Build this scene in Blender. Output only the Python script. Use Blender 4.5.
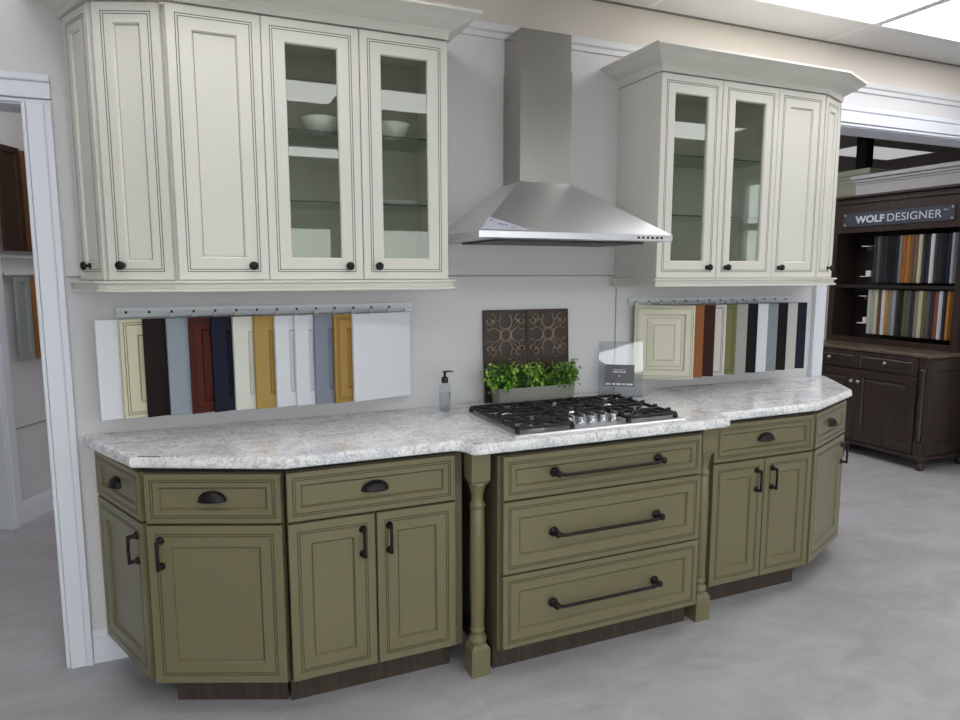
import bpy, math, random
from mathutils import Vector, Matrix
random.seed(7)
S = bpy.context.scene
for o in list(bpy.data.objects): bpy.data.objects.remove(o)
COL = S.collection
PI = math.pi
# ---------------------------------------------------------------- camera
cam = bpy.data.objects.new('camera', bpy.data.cameras.new('camera'))
COL.objects.link(cam)
cam.data.sensor_width = 36; cam.data.lens = 681.9 / 960 * 36; cam.data.clip_start = .05
_y, _p, _r = math.radians(-23.2269), math.radians(-7.2223), math.radians(-.0496)
cam.matrix_world = (Matrix.Translation((.4148, -2.9324, 1.5285)) @ Matrix.Rotation(_y, 4, 'Z')
                    @ Matrix.Rotation(PI / 2 + _p, 4, 'X') @ Matrix.Rotation(_r, 4, 'Z'))
S.camera = cam
# ---------------------------------------------------------------- world, exposure
S.view_settings.view_transform = 'Standard'; S.view_settings.look = 'None'
S.view_settings.gamma = 1; S.view_settings.use_curve_mapping = False
S.view_settings.exposure = 0.09
W = bpy.data.worlds.new('world'); S.world = W; W.use_nodes = True
W.node_tree.nodes['Background'].inputs[0].default_value = (.93, .96, 1, 1)
W.node_tree.nodes['Background'].inputs[1].default_value = 5.0
CEIL_EMIT = 5.2      # main showroom troffers
BACK_EMIT = 0.42      # troffers of the rooms behind the wall
ZC = 2.82           # main ceiling height
ZC2 = 2.9            # ceiling height behind the wall

# ---------------------------------------------------------------- materials
def lin(c):
    return tuple(((v / 255) / 12.92 if v / 255 <= .04045 else ((v / 255 + .055) / 1.055) ** 2.4) for v in c) + (1,)
def mat(name, rgb, rough=.5, metal=0., spec=None, emit=0., bump=0., bscale=40., var=0., vscale=3., coat=0., emitc=None):
    m = bpy.data.materials.new(name); m.use_nodes = True
    N, L = m.node_tree.nodes, m.node_tree.links
    b = N['Principled BSDF']
    b.inputs['Base Color'].default_value = lin(rgb); b.inputs['Roughness'].default_value = rough
    b.inputs['Metallic'].default_value = metal
    if spec is not None: b.inputs['Specular IOR Level'].default_value = spec
    if coat: b.inputs['Coat Weight'].default_value = coat; b.inputs['Coat Roughness'].default_value = .15
    if emit:
        b.inputs['Emission Color'].default_value = lin(emitc or rgb); b.inputs['Emission Strength'].default_value = emit
    if bump or var:
        tc = N.new('ShaderNodeTexCoord')
    if bump:
        n = N.new('ShaderNodeTexNoise'); n.inputs['Scale'].default_value = bscale; n.inputs['Detail'].default_value = 4
        bm = N.new('ShaderNodeBump'); bm.inputs['Strength'].default_value = bump; bm.inputs['Distance'].default_value = .002
        L.new(tc.outputs['Object'], n.inputs['Vector']); L.new(n.outputs['Fac'], bm.inputs['Height']); L.new(bm.outputs['Normal'], b.inputs['Normal'])
    if var:
        n = N.new('ShaderNodeTexNoise'); n.inputs['Scale'].default_value = vscale; n.inputs['Detail'].default_value = 5
        mx = N.new('ShaderNodeMix'); mx.data_type = 'RGBA'
        c = lin(rgb)
        mx.inputs['A'].default_value = tuple(v * (1 - var) for v in c[:3]) + (1,)
        mx.inputs['B'].default_value = tuple(min(1, v * (1 + var)) for v in c[:3]) + (1,)
        L.new(tc.outputs['Object'], n.inputs['Vector']); L.new(n.outputs['Fac'], mx.inputs['Factor']); L.new(mx.outputs['Result'], b.inputs['Base Color'])
    return m
def wood(name, dark, light, rough=.4, scale=(18, 18, 1.2)):
    m = bpy.data.materials.new(name); m.use_nodes = True
    N, L = m.node_tree.nodes, m.node_tree.links; b = N['Principled BSDF']
    tc = N.new('ShaderNodeTexCoord'); mp = N.new('ShaderNodeMapping'); mp.inputs['Scale'].default_value = scale
    n = N.new('ShaderNodeTexNoise'); n.inputs['Scale'].default_value = 2.5; n.inputs['Detail'].default_value = 6; n.inputs['Distortion'].default_value = .6
    r = N.new('ShaderNodeValToRGB'); r.color_ramp.elements[0].position = .35; r.color_ramp.elements[1].position = .7
    r.color_ramp.elements[0].color = lin(dark); r.color_ramp.elements[1].color = lin(light)
    L.new(tc.outputs['Object'], mp.inputs['Vector']); L.new(mp.outputs['Vector'], n.inputs['Vector']); L.new(n.outputs['Fac'], r.inputs['Fac']); L.new(r.outputs['Color'], b.inputs['Base Color'])
    b.inputs['Roughness'].default_value = rough
    return m
def glass_mat(name, tint=(245, 247, 243), ior=1.5, rough=.0):
    m = bpy.data.materials.new(name); m.use_nodes = True
    N, L = m.node_tree.nodes, m.node_tree.links; N.remove(N['Principled BSDF'])
    out = N['Material Output']; mix = N.new('ShaderNodeMixShader'); t = N.new('ShaderNodeBsdfTransparent'); g = N.new('ShaderNodeBsdfGlossy'); f = N.new('ShaderNodeFresnel')
    t.inputs['Color'].default_value = lin(tint); g.inputs['Roughness'].default_value = rough; f.inputs['IOR'].default_value = ior
    g.inputs['Color'].default_value = (.95, .97, .96, 1)
    ge = N.new('ShaderNodeNewGeometry'); mr = N.new('ShaderNodeMapRange'); mr.inputs['To Min'].default_value = ior; mr.inputs['To Max'].default_value = 1 / ior
    L.new(ge.outputs['Backfacing'], mr.inputs['Value']); L.new(mr.outputs['Result'], f.inputs['IOR'])   # same reflection entering and leaving
    L.new(f.outputs['Fac'], mix.inputs['Fac']); L.new(t.outputs[0], mix.inputs[1]); L.new(g.outputs[0], mix.inputs[2]); L.new(mix.outputs[0], out.inputs['Surface'])
    return m
def granite():
    m = bpy.data.materials.new('white_quartz'); m.use_nodes = True
    N, L = m.node_tree.nodes, m.node_tree.links; b = N['Principled BSDF']
    tc = N.new('ShaderNodeTexCoord')
    def noise(sc, det, dist, sx=1):
        mp = N.new('ShaderNodeMapping'); mp.inputs['Scale'].default_value = (sx, 1, 1)
        n = N.new('ShaderNodeTexNoise'); n.inputs['Scale'].default_value = sc; n.inputs['Detail'].default_value = det; n.inputs['Distortion'].default_value = dist
        n.inputs['Roughness'].default_value = .65
        L.new(tc.outputs['Object'], mp.inputs['Vector']); L.new(mp.outputs['Vector'], n.inputs['Vector']); return n
    def ramp(n, p0, c0, p1, c1):
        r = N.new('ShaderNodeValToRGB'); r.color_ramp.elements[0].position = p0; r.color_ramp.elements[1].position = p1
        r.color_ramp.elements[0].color = lin(c0); r.color_ramp.elements[1].color = lin(c1); L.new(n.outputs['Fac'], r.inputs['Fac']); return r
    r1 = ramp(noise(9, 9, 1.2, .6), .36, (216, 217, 221), .58, (250, 250, 250))
    r2 = ramp(noise(34, 8, 1.5), .40, (150, 151, 155), .50, (255, 255, 255))
    r3 = ramp(noise(110, 4, .4), .36, (140, 138, 136), .46, (255, 255, 255))
    m1 = N.new('ShaderNodeMix'); m1.data_type = 'RGBA'; m1.blend_type = 'MULTIPLY'; m1.inputs['Factor'].default_value = .42
    m2 = N.new('ShaderNodeMix'); m2.data_type = 'RGBA'; m2.blend_type = 'MULTIPLY'; m2.inputs['Factor'].default_value = .42
    L.new(r1.outputs['Color'], m1.inputs['A']); L.new(r2.outputs['Color'], m1.inputs['B']); L.new(m1.outputs['Result'], m2.inputs['A']); L.new(r3.outputs['Color'], m2.inputs['B'])
    L.new(m2.outputs['Result'], b.inputs['Base Color']); b.inputs['Roughness'].default_value = .16
    return m
def floor_mat():
    m = bpy.data.materials.new('grey_stone_tile'); m.use_nodes = True
    N, L = m.node_tree.nodes, m.node_tree.links; b = N['Principled BSDF']
    tc = N.new('ShaderNodeTexCoord'); mp = N.new('ShaderNodeMapping')
    mp.inputs['Rotation'].default_value = (0, 0, PI / 2); mp.inputs['Location'].default_value = (0, .12, 0)
    br = N.new('ShaderNodeTexBrick'); br.offset = .5
    br.inputs['Color1'].default_value = lin((184, 183, 186)); br.inputs['Color2'].default_value = lin((191, 190, 193)); br.inputs['Mortar'].default_value = lin((176, 175, 178))
    br.inputs['Scale'].default_value = 1; br.inputs['Mortar Size'].default_value = .0016; br.inputs['Brick Width'].default_value = .966; br.inputs['Row Height'].default_value = .483; br.inputs['Mortar Smooth'].default_value = .6
    L.new(tc.outputs['Object'], mp.inputs['Vector']); L.new(mp.outputs['Vector'], br.inputs['Vector'])
    mp2 = N.new('ShaderNodeMapping'); mp2.inputs['Scale'].default_value = (1, 1.9, 1); mp2.inputs['Rotation'].default_value = (0, 0, .5)
    n = N.new('ShaderNodeTexNoise'); n.inputs['Scale'].default_value = 2.6; n.inputs['Detail'].default_value = 9; n.inputs['Distortion'].default_value = 1.0; n.inputs['Roughness'].default_value = .62
    L.new(tc.outputs['Object'], mp2.inputs['Vector']); L.new(mp2.outputs['Vector'], n.inputs['Vector'])
    r = N.new('ShaderNodeValToRGB'); r.color_ramp.elements[0].position = .36; r.color_ramp.elements[1].position = .66
    r.color_ramp.elements[0].color = (.78, .78, .785, 1); r.color_ramp.elements[1].color = (1.0, .995, 1.0, 1)
    mx = N.new('ShaderNodeMix'); mx.data_type = 'RGBA'; mx.blend_type = 'MULTIPLY'; mx.inputs['Factor'].default_value = 1
    L.new(n.outputs['Fac'], r.inputs['Fac']); L.new(br.outputs['Color'], mx.inputs['A']); L.new(r.outputs['Color'], mx.inputs['B']); L.new(mx.outputs['Result'], b.inputs['Base Color'])
    b.inputs['Roughness'].default_value = .38
    return m
def steel(name, rgb, rough, stretch=(1, 1, 200)):
    m = mat(name, rgb, rough, 1.0); N, L = m.node_tree.nodes, m.node_tree.links; b = N['Principled BSDF']
    tc = N.new('ShaderNodeTexCoord'); mp = N.new('ShaderNodeMapping'); mp.inputs['Scale'].default_value = stretch
    n = N.new('ShaderNodeTexNoise'); n.inputs['Scale'].default_value = 4; n.inputs['Detail'].default_value = 3
    mr = N.new('ShaderNodeMapRange'); mr.inputs['To Min'].default_value = rough * .8; mr.inputs['To Max'].default_value = rough * 1.3
    L.new(tc.outputs['Object'], mp.inputs['Vector']); L.new(mp.outputs['Vector'], n.inputs['Vector']); L.new(n.outputs['Fac'], mr.inputs['Value']); L.new(mr.outputs['Result'], b.inputs['Roughness'])
    return m
def diffuser_mat(name, strength):
    m = mat(name, (245, 248, 255), .6, emit=strength, emitc=(252, 251, 252))
    N, L = m.node_tree.nodes, m.node_tree.links; b = N['Principled BSDF']
    tc = N.new('ShaderNodeTexCoord'); v = N.new('ShaderNodeTexVoronoi'); v.inputs['Scale'].default_value = 70; v.inputs['Randomness'].default_value = 0
    bm = N.new('ShaderNodeBump'); bm.inputs['Strength'].default_value = .4; bm.inputs['Distance'].default_value = .003
    L.new(tc.outputs['Object'], v.inputs['Vector']); L.new(v.outputs['Distance'], bm.inputs['Height']); L.new(bm.outputs['Normal'], b.inputs['Normal'])
    return m
def ceiling_tile():
    m = mat('ceiling_tile', (205, 205, 205), .9); N, L = m.node_tree.nodes, m.node_tree.links; b = N['Principled BSDF']
    tc = N.new('ShaderNodeTexCoord'); br = N.new('ShaderNodeTexBrick'); br.offset = 0
    br.inputs['Color1'].default_value = lin((212, 211, 208)); br.inputs['Color2'].default_value = lin((208, 207, 204)); br.inputs['Mortar'].default_value = lin((225, 225, 225))
    br.inputs['Scale'].default_value = 1; br.inputs['Mortar Size'].default_value = .012; br.inputs['Brick Width'].default_value = 1.22; br.inputs['Row Height'].default_value = .61
    mp = N.new('ShaderNodeMapping'); mp.inputs['Location'].default_value = (-2.57, .295, 0)
    L.new(tc.outputs['Object'], mp.inputs['Vector']); L.new(mp.outputs['Vector'], br.inputs['Vector']); L.new(br.outputs['Color'], b.inputs['Base Color'])
    return m

M = dict(
    wall=mat('wall_paint', (214, 212, 214), .75, bump=.15, bscale=180),
    wall_low=mat('wall_paint_lower', (200, 200, 202), .75, bump=.15, bscale=180),
    trim=mat('white_trim', (226, 229, 238), .35),
    crown_w=mat('crown_white', (214, 214, 216), .4),
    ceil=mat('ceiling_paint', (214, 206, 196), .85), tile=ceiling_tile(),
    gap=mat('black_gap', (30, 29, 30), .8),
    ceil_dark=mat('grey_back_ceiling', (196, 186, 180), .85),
    floor=floor_mat(), quartz=granite(),
    cream=mat('glazed_off_white_paint', (223, 221, 212), .42, var=.03, vscale=5),
    cream_in=mat('cabinet_interior', (196, 196, 178), .6),
    cglaze=mat('cream_glaze_line', (110, 106, 92), .5),
    green=mat('glazed_olive_paint', (117, 111, 82), .32, var=.07, vscale=4),
    gglaze=mat('olive_glaze_line', (66, 60, 42), .5),
    gdark=mat('olive_frame_paint', (92, 86, 64), .45),
    kick=wood('toe_kick_wood', (56, 45, 38), (74, 60, 50), .6),
    black=mat('oil_rubbed_bronze', (36, 33, 33), .35, .6), iron=mat('cast_iron', (26, 26, 29), .5, .1, bump=.4, bscale=300),
    cap=mat('burner_cap', (40, 41, 44), .45),
    steel=mat('brushed_steel', (172, 169, 164), .25, 1.), tray=mat('tray_steel', (214, 215, 218), .42, .85), steel_b=mat('brushed_steel_bright', (228, 229, 232), .33, 1.),
    chrome=mat('knob_steel', (190, 192, 194), .2, 1.),
    glass=glass_mat('cabinet_glass'), shelf_glass=glass_mat('shelf_glass', (226, 236, 228)), acr=glass_mat('clear_acrylic', (240, 243, 245), 1.55, .03),
    shelf_edge=mat('glass_edge', (40, 62, 52), .15),
    porc=mat('white_porcelain', (238, 240, 240), .15),
    planter=mat('grey_green_planter', (140, 142, 132), .6), tin=mat('bronze_tin', (66, 55, 50), .42, .55, bump=.3, bscale=60), tin_hi=mat('bronze_tin_relief', (146, 132, 118), .30, .7),
    leaf=mat('leaf_green', (104, 158, 56), .5, var=.35, vscale=30), leaf2=mat('leaf_light', (168, 204, 84), .5), leaf3=mat('leaf_dark', (56, 108, 44), .5), soil=mat('soil', (50, 42, 32), .9),
    plastic=glass_mat('clear_plastic', (243, 246, 247), 1.40, .05), soap=glass_mat('clear_soap', (248, 250, 252), 1.2, .1), blackp=mat('black_plastic', (18, 18, 20), .3),
    card=mat('dark_grey_card', (92, 94, 100), .3), cardw=mat('card_white', (222, 222, 226), .5), film=mat('lilac_film_label', (186, 186, 202), .4),
    espresso=wood('espresso_wood', (42, 32, 27), (62, 48, 41), .35), esp_line=mat('espresso_edge', (30, 20, 17), .5), hutch_top=wood('hutch_top_wood', (92, 78, 68), (112, 96, 84), .25),
    hutch_in=mat('hutch_inside', (26, 20, 18), .6),
    pewter=mat('pewter_knob', (196, 190, 184), .3, .8), sign=mat('sign_grey', (72, 78, 90), .35, .3), letter=mat('sign_letter', (212, 216, 224), .4),
    diff=diffuser_mat('troffer_diffuser', CEIL_EMIT), diff2=diffuser_mat('back_troffer_diffuser', BACK_EMIT), metalw=mat('white_metal_frame', (225, 226, 228), .4),
    paleg=mat('pale_green_cabinet', (196, 200, 176), .5), dpost=mat('black_post', (20, 18, 18), .6), ground=mat('outside_ground', (150, 150, 146), .9),
    marker=mat('dark_tag', (52, 52, 56), .5),
)

# ---------------------------------------------------------------- mesh builder (world coordinates)
class MB:
    def __init__(s): s.v = []; s.f = []; s.m = []; s.sm = []
    def add(s, vs, fs, X=None, mi=0, sm=False):
        n = len(s.v)
        s.v += [(X @ Vector(v)) if X else Vector(v) for v in vs]
        for k, f in enumerate(fs):
            s.f.append([i + n for i in f]); s.m.append(mi[k] if isinstance(mi, list) else mi); s.sm.append(sm)
        return s
    def box(s, a, b, X=None, mi=0, bev=0.):
        (x0, y0, z0), (x1, y1, z1) = a, b
        if bev:
            e = min(bev, (x1 - x0) / 2.01, (y1 - y0) / 2.01, (z1 - z0) / 2.01)
            vs = []
            for z in (z0, z1):
                for y in (y0, y1):
                    for x in (x0, x1):
                        sx = e if x == x0 else -e; sy = e if y == y0 else -e; sz = e if z == z0 else -e
                        vs += [(x, y + sy, z + sz), (x + sx, y, z + sz), (x + sx, y + sy, z)]
            def c(ix, iy, iz, k): return (iz * 4 + iy * 2 + ix) * 3 + k
            fs = []
            for i in (0, 1):
                q = [c(i, 0, 0, 0), c(i, 1, 0, 0), c(i, 1, 1, 0), c(i, 0, 1, 0)]; fs.append(q if i else q[::-1])
                q = [c(0, i, 0, 1), c(1, i, 0, 1), c(1, i, 1, 1), c(0, i, 1, 1)]; fs.append(q[::-1] if i else q)
                q = [c(0, 0, i, 2), c(1, 0, i, 2), c(1, 1, i, 2), c(0, 1, i, 2)]; fs.append(q if i else q[::-1])
            for i in (0, 1):
                for j in (0, 1):
                    q = [c(0, i, j, 1), c(1, i, j, 1), c(1, i, j, 2), c(0, i, j, 2)]; fs.append(q if (i == 0) == (j == 1) else q[::-1])
                    q = [c(i, 0, j, 0), c(i, 1, j, 0), c(i, 1, j, 2), c(i, 0, j, 2)]; fs.append(q if (i == 0) != (j == 1) else q[::-1])
                    q = [c(i, j, 0, 0), c(i, j, 1, 0), c(i, j, 1, 1), c(i, j, 0, 1)]; fs.append(q if (i == 0) == (j == 1) else q[::-1])
            for i in (0, 1):
                for j in (0, 1):
                    for k in (0, 1):
                        q = [c(i, j, k, 0), c(i, j, k, 1), c(i, j, k, 2)]; fs.append(q if (i + j + k) % 2 == 1 else q[::-1])
            return s.add(vs, fs, X, mi)
        vs = [(x, y, z) for z in (z0, z1) for y in (y0, y1) for x in (x0, x1)]
        fs = [(0, 2, 3, 1), (4, 5, 7, 6), (0, 1, 5, 4), (2, 6, 7, 3), (0, 4, 6, 2), (1, 3, 7, 5)]
        return s.add(vs, fs, X, mi)
    def prism(s, poly, z0, z1, X=None, mi=0):
        n = len(poly); vs = [(x, y, z0) for x, y in poly] + [(x, y, z1) for x, y in poly]
        fs = [tuple(range(n))[::-1], tuple(range(n, 2 * n))] + [(i, (i + 1) % n, n + (i + 1) % n, n + i) for i in range(n)]
        return s.add(vs, fs, X, mi)
    def lathe(s, prof, X=None, n=24, mi=0, sm=True, capb=True, capt=True):   # profile (r, z) about local z
        vs = []; fs = []
        for r, z in prof:
            for k in range(n): vs.append((r * math.cos(2 * PI * k / n), r * math.sin(2 * PI * k / n), z))
        for j in range(len(prof) - 1):
            for k in range(n): fs.append((j * n + k, j * n + (k + 1) % n, (j + 1) * n + (k + 1) % n, (j + 1) * n + k))
        if capb: fs.append(tuple(range(n))[::-1])
        if capt: fs.append(tuple(range((len(prof) - 1) * n, len(prof) * n)))
        return s.add(vs, fs, X, mi, sm)
    def tube(s, path, r, X=None, n=10, mi=0, closed=False, sm=True):
        P = [Vector(p) for p in path]; N = len(P); vs = []; fs = []
        up = None
        for i, p in enumerate(P):
            if closed: t = (P[(i + 1) % N] - P[i - 1])
            else: t = P[min(i + 1, N - 1)] - P[max(i - 1, 0)]
            t.normalize()
            if up is None: up = Vector((0, 0, 1)) if abs(t.z) < .9 else Vector((1, 0, 0))
            a = t.cross(up).normalized(); up = a.cross(t).normalized(); b = up
            rr = r[i] if isinstance(r, (list, tuple)) else r
            for k in range(n):
                an = 2 * PI * k / n; vs.append(p + a * (math.cos(an) * rr) + b * (math.sin(an) * rr))
        for i in range(N if closed else N - 1):
            j = (i + 1) % N
            for k in range(n): fs.append((i * n + k, i * n + (k + 1) % n, j * n + (k + 1) % n, j * n + k))
        if not closed: fs += [tuple(range(n))[::-1], tuple(range((N - 1) * n, N * n))]
        return s.add(vs, fs, X, mi, sm)
    def strip(s, rings, X=None, mi=None, closed=True, sm=False, caps=(True, True)):  # successive rings of equal vertex count
        n = len(rings[0]); vs = [v for r in rings for v in r]; fs = []; ms = []
        for j in range(len(rings) - 1):
            for k in range(n if closed else n - 1):
                fs.append((j * n + k, j * n + (k + 1) % n, (j + 1) * n + (k + 1) % n, (j + 1) * n + k)); ms.append(mi[j] if mi else 0)
        if caps[0]: fs.append(tuple(range(n))[::-1]); ms.append(0)
        if caps[1]: fs.append(tuple(range((len(rings) - 1) * n, len(rings) * n))); ms.append(0)
        return s.add(vs, fs, X, ms, sm)
    def build(s, name, mats, parent=None, loc=None):
        me = bpy.data.meshes.new(name)
        root = parent
        while root is not None and root.parent is not None: root = root.parent
        if root is not None: inv = root.matrix_basis.inverted()
        elif loc is not None: inv = Matrix.Translation(loc).inverted()
        else: inv = Matrix.Identity(4)
        me.from_pydata([tuple(inv @ v) for v in s.v], [], s.f)
        for m in (mats if isinstance(mats, (list, tuple)) else [mats]): me.materials.append(m)
        for p, mi, sm in zip(me.polygons, s.m, s.sm): p.material_index = mi; p.use_smooth = sm
        me.update()
        o = bpy.data.objects.new(name, me); COL.objects.link(o)
        if parent is not None: o.parent = parent
        elif loc is not None: o.location = loc
        return o
def thing(name, label, cat, loc=(0, 0, 0), rz=0, group=None):
    o = bpy.data.objects.new(name, None); COL.objects.link(o); o.empty_display_size = .1
    o.matrix_basis = Matrix.Translation(loc) @ Matrix.Rotation(rz, 4, 'Z')
    return tag(o, label, cat, group)
def tag(o, label, cat, group=None, kind=None):
    o['label'] = label; o['category'] = cat
    if group: o['group'] = group
    if kind: o['kind'] = kind
    return o
def struct(name, mb, m, loc=None, label=None):
    o = mb.build(name, m, None, loc); o['kind'] = 'structure'
    if label: o['label'] = label
    return o
def frame_X(p0, p1, z=0):      # local x from p0 to p1, local -y faces out, z up
    d = Vector((p1[0] - p0[0], p1[1] - p0[1], 0)); w = d.length
    return Matrix.Translation((p0[0], p0[1], z)) @ Matrix.Rotation(math.atan2(d.y, d.x), 4, 'Z'), w
OUT = Matrix.Rotation(PI / 2, 4, 'X')     # lathe axis to local -y

def T(x, y, z): return Matrix.Translation((x, y, z))
# ---------------------------------------------------------------- room shell
WX0, WX1 = -3.2, 5.9
b = MB().box((-3.3, -6.6, -.1), (10, 6.2, 0)); struct('floor', b, M['floor'])
# cabinet wall with two openings: left doorway up to x=-.085, right opening from x=3.906
TH = .16
b = MB()
b.box((-.075, 0, 0), (3.895, TH, ZC2)); b.box((WX0, 0, 0), (-1.06, TH, ZC2)); b.box((-1.06, 0, 2.135), (-.075, TH, ZC2))
b.box((3.895, 0, 2.385), (5.9, TH, ZC2)); b.box((5.9, 0, 0), (6.0, TH, ZC2))
struct('wall_back', b, M['wall'])
b = MB().box((.012, -.004, 1.515), (.06, .001, 1.521)).box((1.395, -.004, 1.515), (2.41, .001, 1.521)).box((2.425, -.004, .925), (2.429, .001, 1.46))
struct('trim_1', b, mat('wall_seam', (150, 148, 148), .7))
b = MB().box((WX0 - .1, -6.6, 0), (WX0, 6.2, ZC2)); struct('wall_left', b, M['wall'])
FW = [(-2.6, -.6), (-.2, 2.2), (2.6, 5.0)]; FZ0, FZ1 = .45, 2.15  # invented storefront windows behind the camera, added for frontal daylight fill
b = MB().box((WX0, -6.6, 0), (5.9, -6.5, FZ0)).box((WX0, -6.6, FZ1), (5.9, -6.5, ZC2))
xs_ = [WX0] + [v for p in FW for v in p] + [5.9]
for k in range(0, len(xs_), 2): b.box((xs_[k], -6.6, FZ0), (xs_[k + 1], -6.5, FZ1))
struct('wall_front', b, M['wall'])
for k, (a_, c_) in enumerate(FW):
    b = MB()
    for (p_, q_, z0, z1) in [(a_, a_ + .06, FZ0, FZ1), (c_ - .06, c_, FZ0, FZ1), (a_, c_, FZ0, FZ0 + .06), (a_, c_, FZ1 - .06, FZ1), ((a_ + c_) / 2 - .03, (a_ + c_) / 2 + .03, FZ0, FZ1)]:
        b.box((p_, -6.59, z0), (q_, -6.51, z1), bev=.004)
    fo = struct('window_%d' % (k + 2), b, M['trim'])  # added fill window, out of view
    g = MB().box((a_ + .05, -6.553, FZ0 + .05), (c_ - .05, -6.547, FZ1 - .05)).build('window_pane', M['glass'], fo); g['kind'] = 'structure'
WY0, WY1, WZ0, WZ1 = -3.46, -2.85, .85, 2.5
b = MB().box((5.9, -6.5, 0), (6.02, WY0, ZC2)).box((5.9, WY1, 0), (6.02, 0, ZC2)).box((5.9, WY0, 0), (6.02, WY1, WZ0)).box((5.9, WY0, WZ1), (6.02, WY1, ZC2))
struct('wall_right', b, M['wall'])
b = MB()
for (y0, y1, z0, z1) in [(WY0, WY0 + .05, WZ0, WZ1), (WY1 - .05, WY1, WZ0, WZ1), (WY0, WY1, WZ0, WZ0 + .05), (WY0, WY1, WZ1 - .05, WZ1), (WY0, WY1, 1.98, 2.05)]:
    b.box((5.92, y0, z0), (5.99, y1, z1), bev=.004)
wf = struct('window_1', b, M['trim'])
g = MB().box((5.95, WY0 + .04, WZ0 + .04), (5.956, WY1 - .04, WZ1 - .04)).build('window_pane', M['glass'], wf); g['kind'] = 'structure'
b = MB().box((-40, -40, -.25), (40, 40, -.12)); struct('ground', b, M['ground'])
# ceilings
b = MB().box((WX0, -6.5, ZC), (5.9, 0, ZC + .12)); struct('ceiling', b, M['tile'])
b = MB().box((WX0, -.010, ZC - .008), (5.9, -.003, ZC - .0005)); struct('trim_2', b, mat('ceiling_angle', (120, 116, 112), .7))  # dark strip painting in the shadow line of the ceiling angle
b = MB().box((WX0, -.003, 2.634), (5.9, 0, ZC)); struct('trim_9', b, M['ceil'])  # wall above the crown, warm panel light painted into its colour
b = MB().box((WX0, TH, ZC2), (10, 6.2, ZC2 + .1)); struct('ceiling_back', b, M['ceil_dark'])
b = MB().box((WX0, 6.1, 0), (10, 6.2, ZC2)).box((9.9, .3, 0), (10, 6.1, ZC2)).box((6.0, TH, 0), (10, .3, ZC2))
struct('wall_far', b, M['wall'])
# wall crown moulding along the top of the wall
def extrude_x(prof, x0, x1, mi=0, b=None):
    b = b or MB(); n = len(prof)
    b.strip([[(x0, y, z) for y, z in prof], [(x1, y, z) for y, z in prof]]); return b
prof = [(0, 2.575), (-.010, 2.576), (-.012, 2.596), (-.022, 2.604), (-.026, 2.632), (0, 2.640)]
struct('trim_3', extrude_x(prof, WX0, 5.9), M['crown_w'])
# door casings
def casing(b, x0, x1, z0, z1, horiz, inner):
    w = (z1 - z0) if horiz else (x1 - x0)
    steps = [(0, .012), (.14, .012), (.16, .018), (.74, .020), (.78, .026), (1., .026)]
    for (a, d), (c, e) in zip(steps[:-1], steps[1:]):
        if c - a < .03: continue
        if horiz: b.box((x0, -max(d, e), z0 + a * w), (x1, 0, z0 + c * w), bev=.002)
        elif inner == 'l': b.box((x0 + a * w, -max(d, e), z0), (x0 + c * w, 0, z1), bev=.002)
        else: b.box((x1 - c * w, -max(d, e), z0), (x1 - a * w, 0, z1), bev=.002)
b = MB(); casing(b, -.085, .008, 0, 2.128, False, 'l'); casing(b, -1.15, .008, 2.128, 2.225, True, ''); casing(b, -1.15, -1.05, 0, 2.128, False, 'r')
b.box((-.088, 0, 0), (-.070, TH, 2.14)); b.box((-1.065, 0, 0), (-1.05, TH, 2.14)); b.box((-1.05, 0, 2.122), (-.088, TH, 2.14))
struct('trim_4', b, M['trim'])
b = MB(); casing(b, 3.805, 3.906, 0, 2.378, False, 'r'); casing(b, 3.805, 5.9, 2.378, 2.49, True, '')
b.box((3.893, 0, 0), (3.908, TH, 2.39)); b.box((3.908, 0, 2.372), (5.9, TH + .01, 2.39))
struct('trim_5', b, M['trim'])
def baseboard(name, p0, p1, h=.135, m=None):
    X, w = frame_X(p0, p1)
    pr = [(0, 0), (-.014, 0), (-.014, h * .78), (-.010, h * .80), (-.010, h * .88), (-.005, h * .93), (-.004, h), (0, h)]
    b = MB().strip([[(0, y, z) for y, z in pr], [(w, y, z) for y, z in pr]], X); return struct(name, b, m or M['trim'])
baseboard('baseboard_back', (.009, 0), (3.8, 0))
# left back room: a slanted wall with a rail line
d = Vector((.4666, .8845, 0)); q0 = Vector((-.60, 1.88, 0)); q1 = q0 + d * 2.6
nn = Vector((-d.y, d.x, 0))
b = MB().prism([tuple(q0.xy), tuple(q1.xy), tuple((q1 + nn * .12).xy), tuple((q0 + nn * .12).xy)], 0, ZC2); struct('wall_slanted', b, M['wall'])
baseboard('baseboard_slanted', tuple(q0.xy), tuple(q1.xy), .135)
XS, _ = frame_X(tuple(q0.xy), tuple(q1.xy))
struct('trim_6', MB().box((.0, -.006, .586), (2.6, 0, .596), XS), mat('wall_seam_back', (160, 158, 156), .7))
b = MB().box((-.085, -.03, 0), (.012, .13, 2.3), XS, bev=.004).box((-.06, -.04, 0), (-.03, -.03, 2.3), XS); struct('trim_7', b, M['trim'])
# partition behind the hutch
b = MB().box((6.2, .3, 0), (6.3, 1.66, 2.38)); struct('wall_partition', b, M['wall'])
b = MB()
for (o, z0, z1) in [(.012, 2.34, 2.36), (.03, 2.36, 2.385), (.055, 2.385, 2.42)]: b.box((6.2 - o, .3, z0), (6.3, 1.66 + o * .5, z1), bev=.003)
struct('trim_8', b, M['crown_w'])

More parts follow.
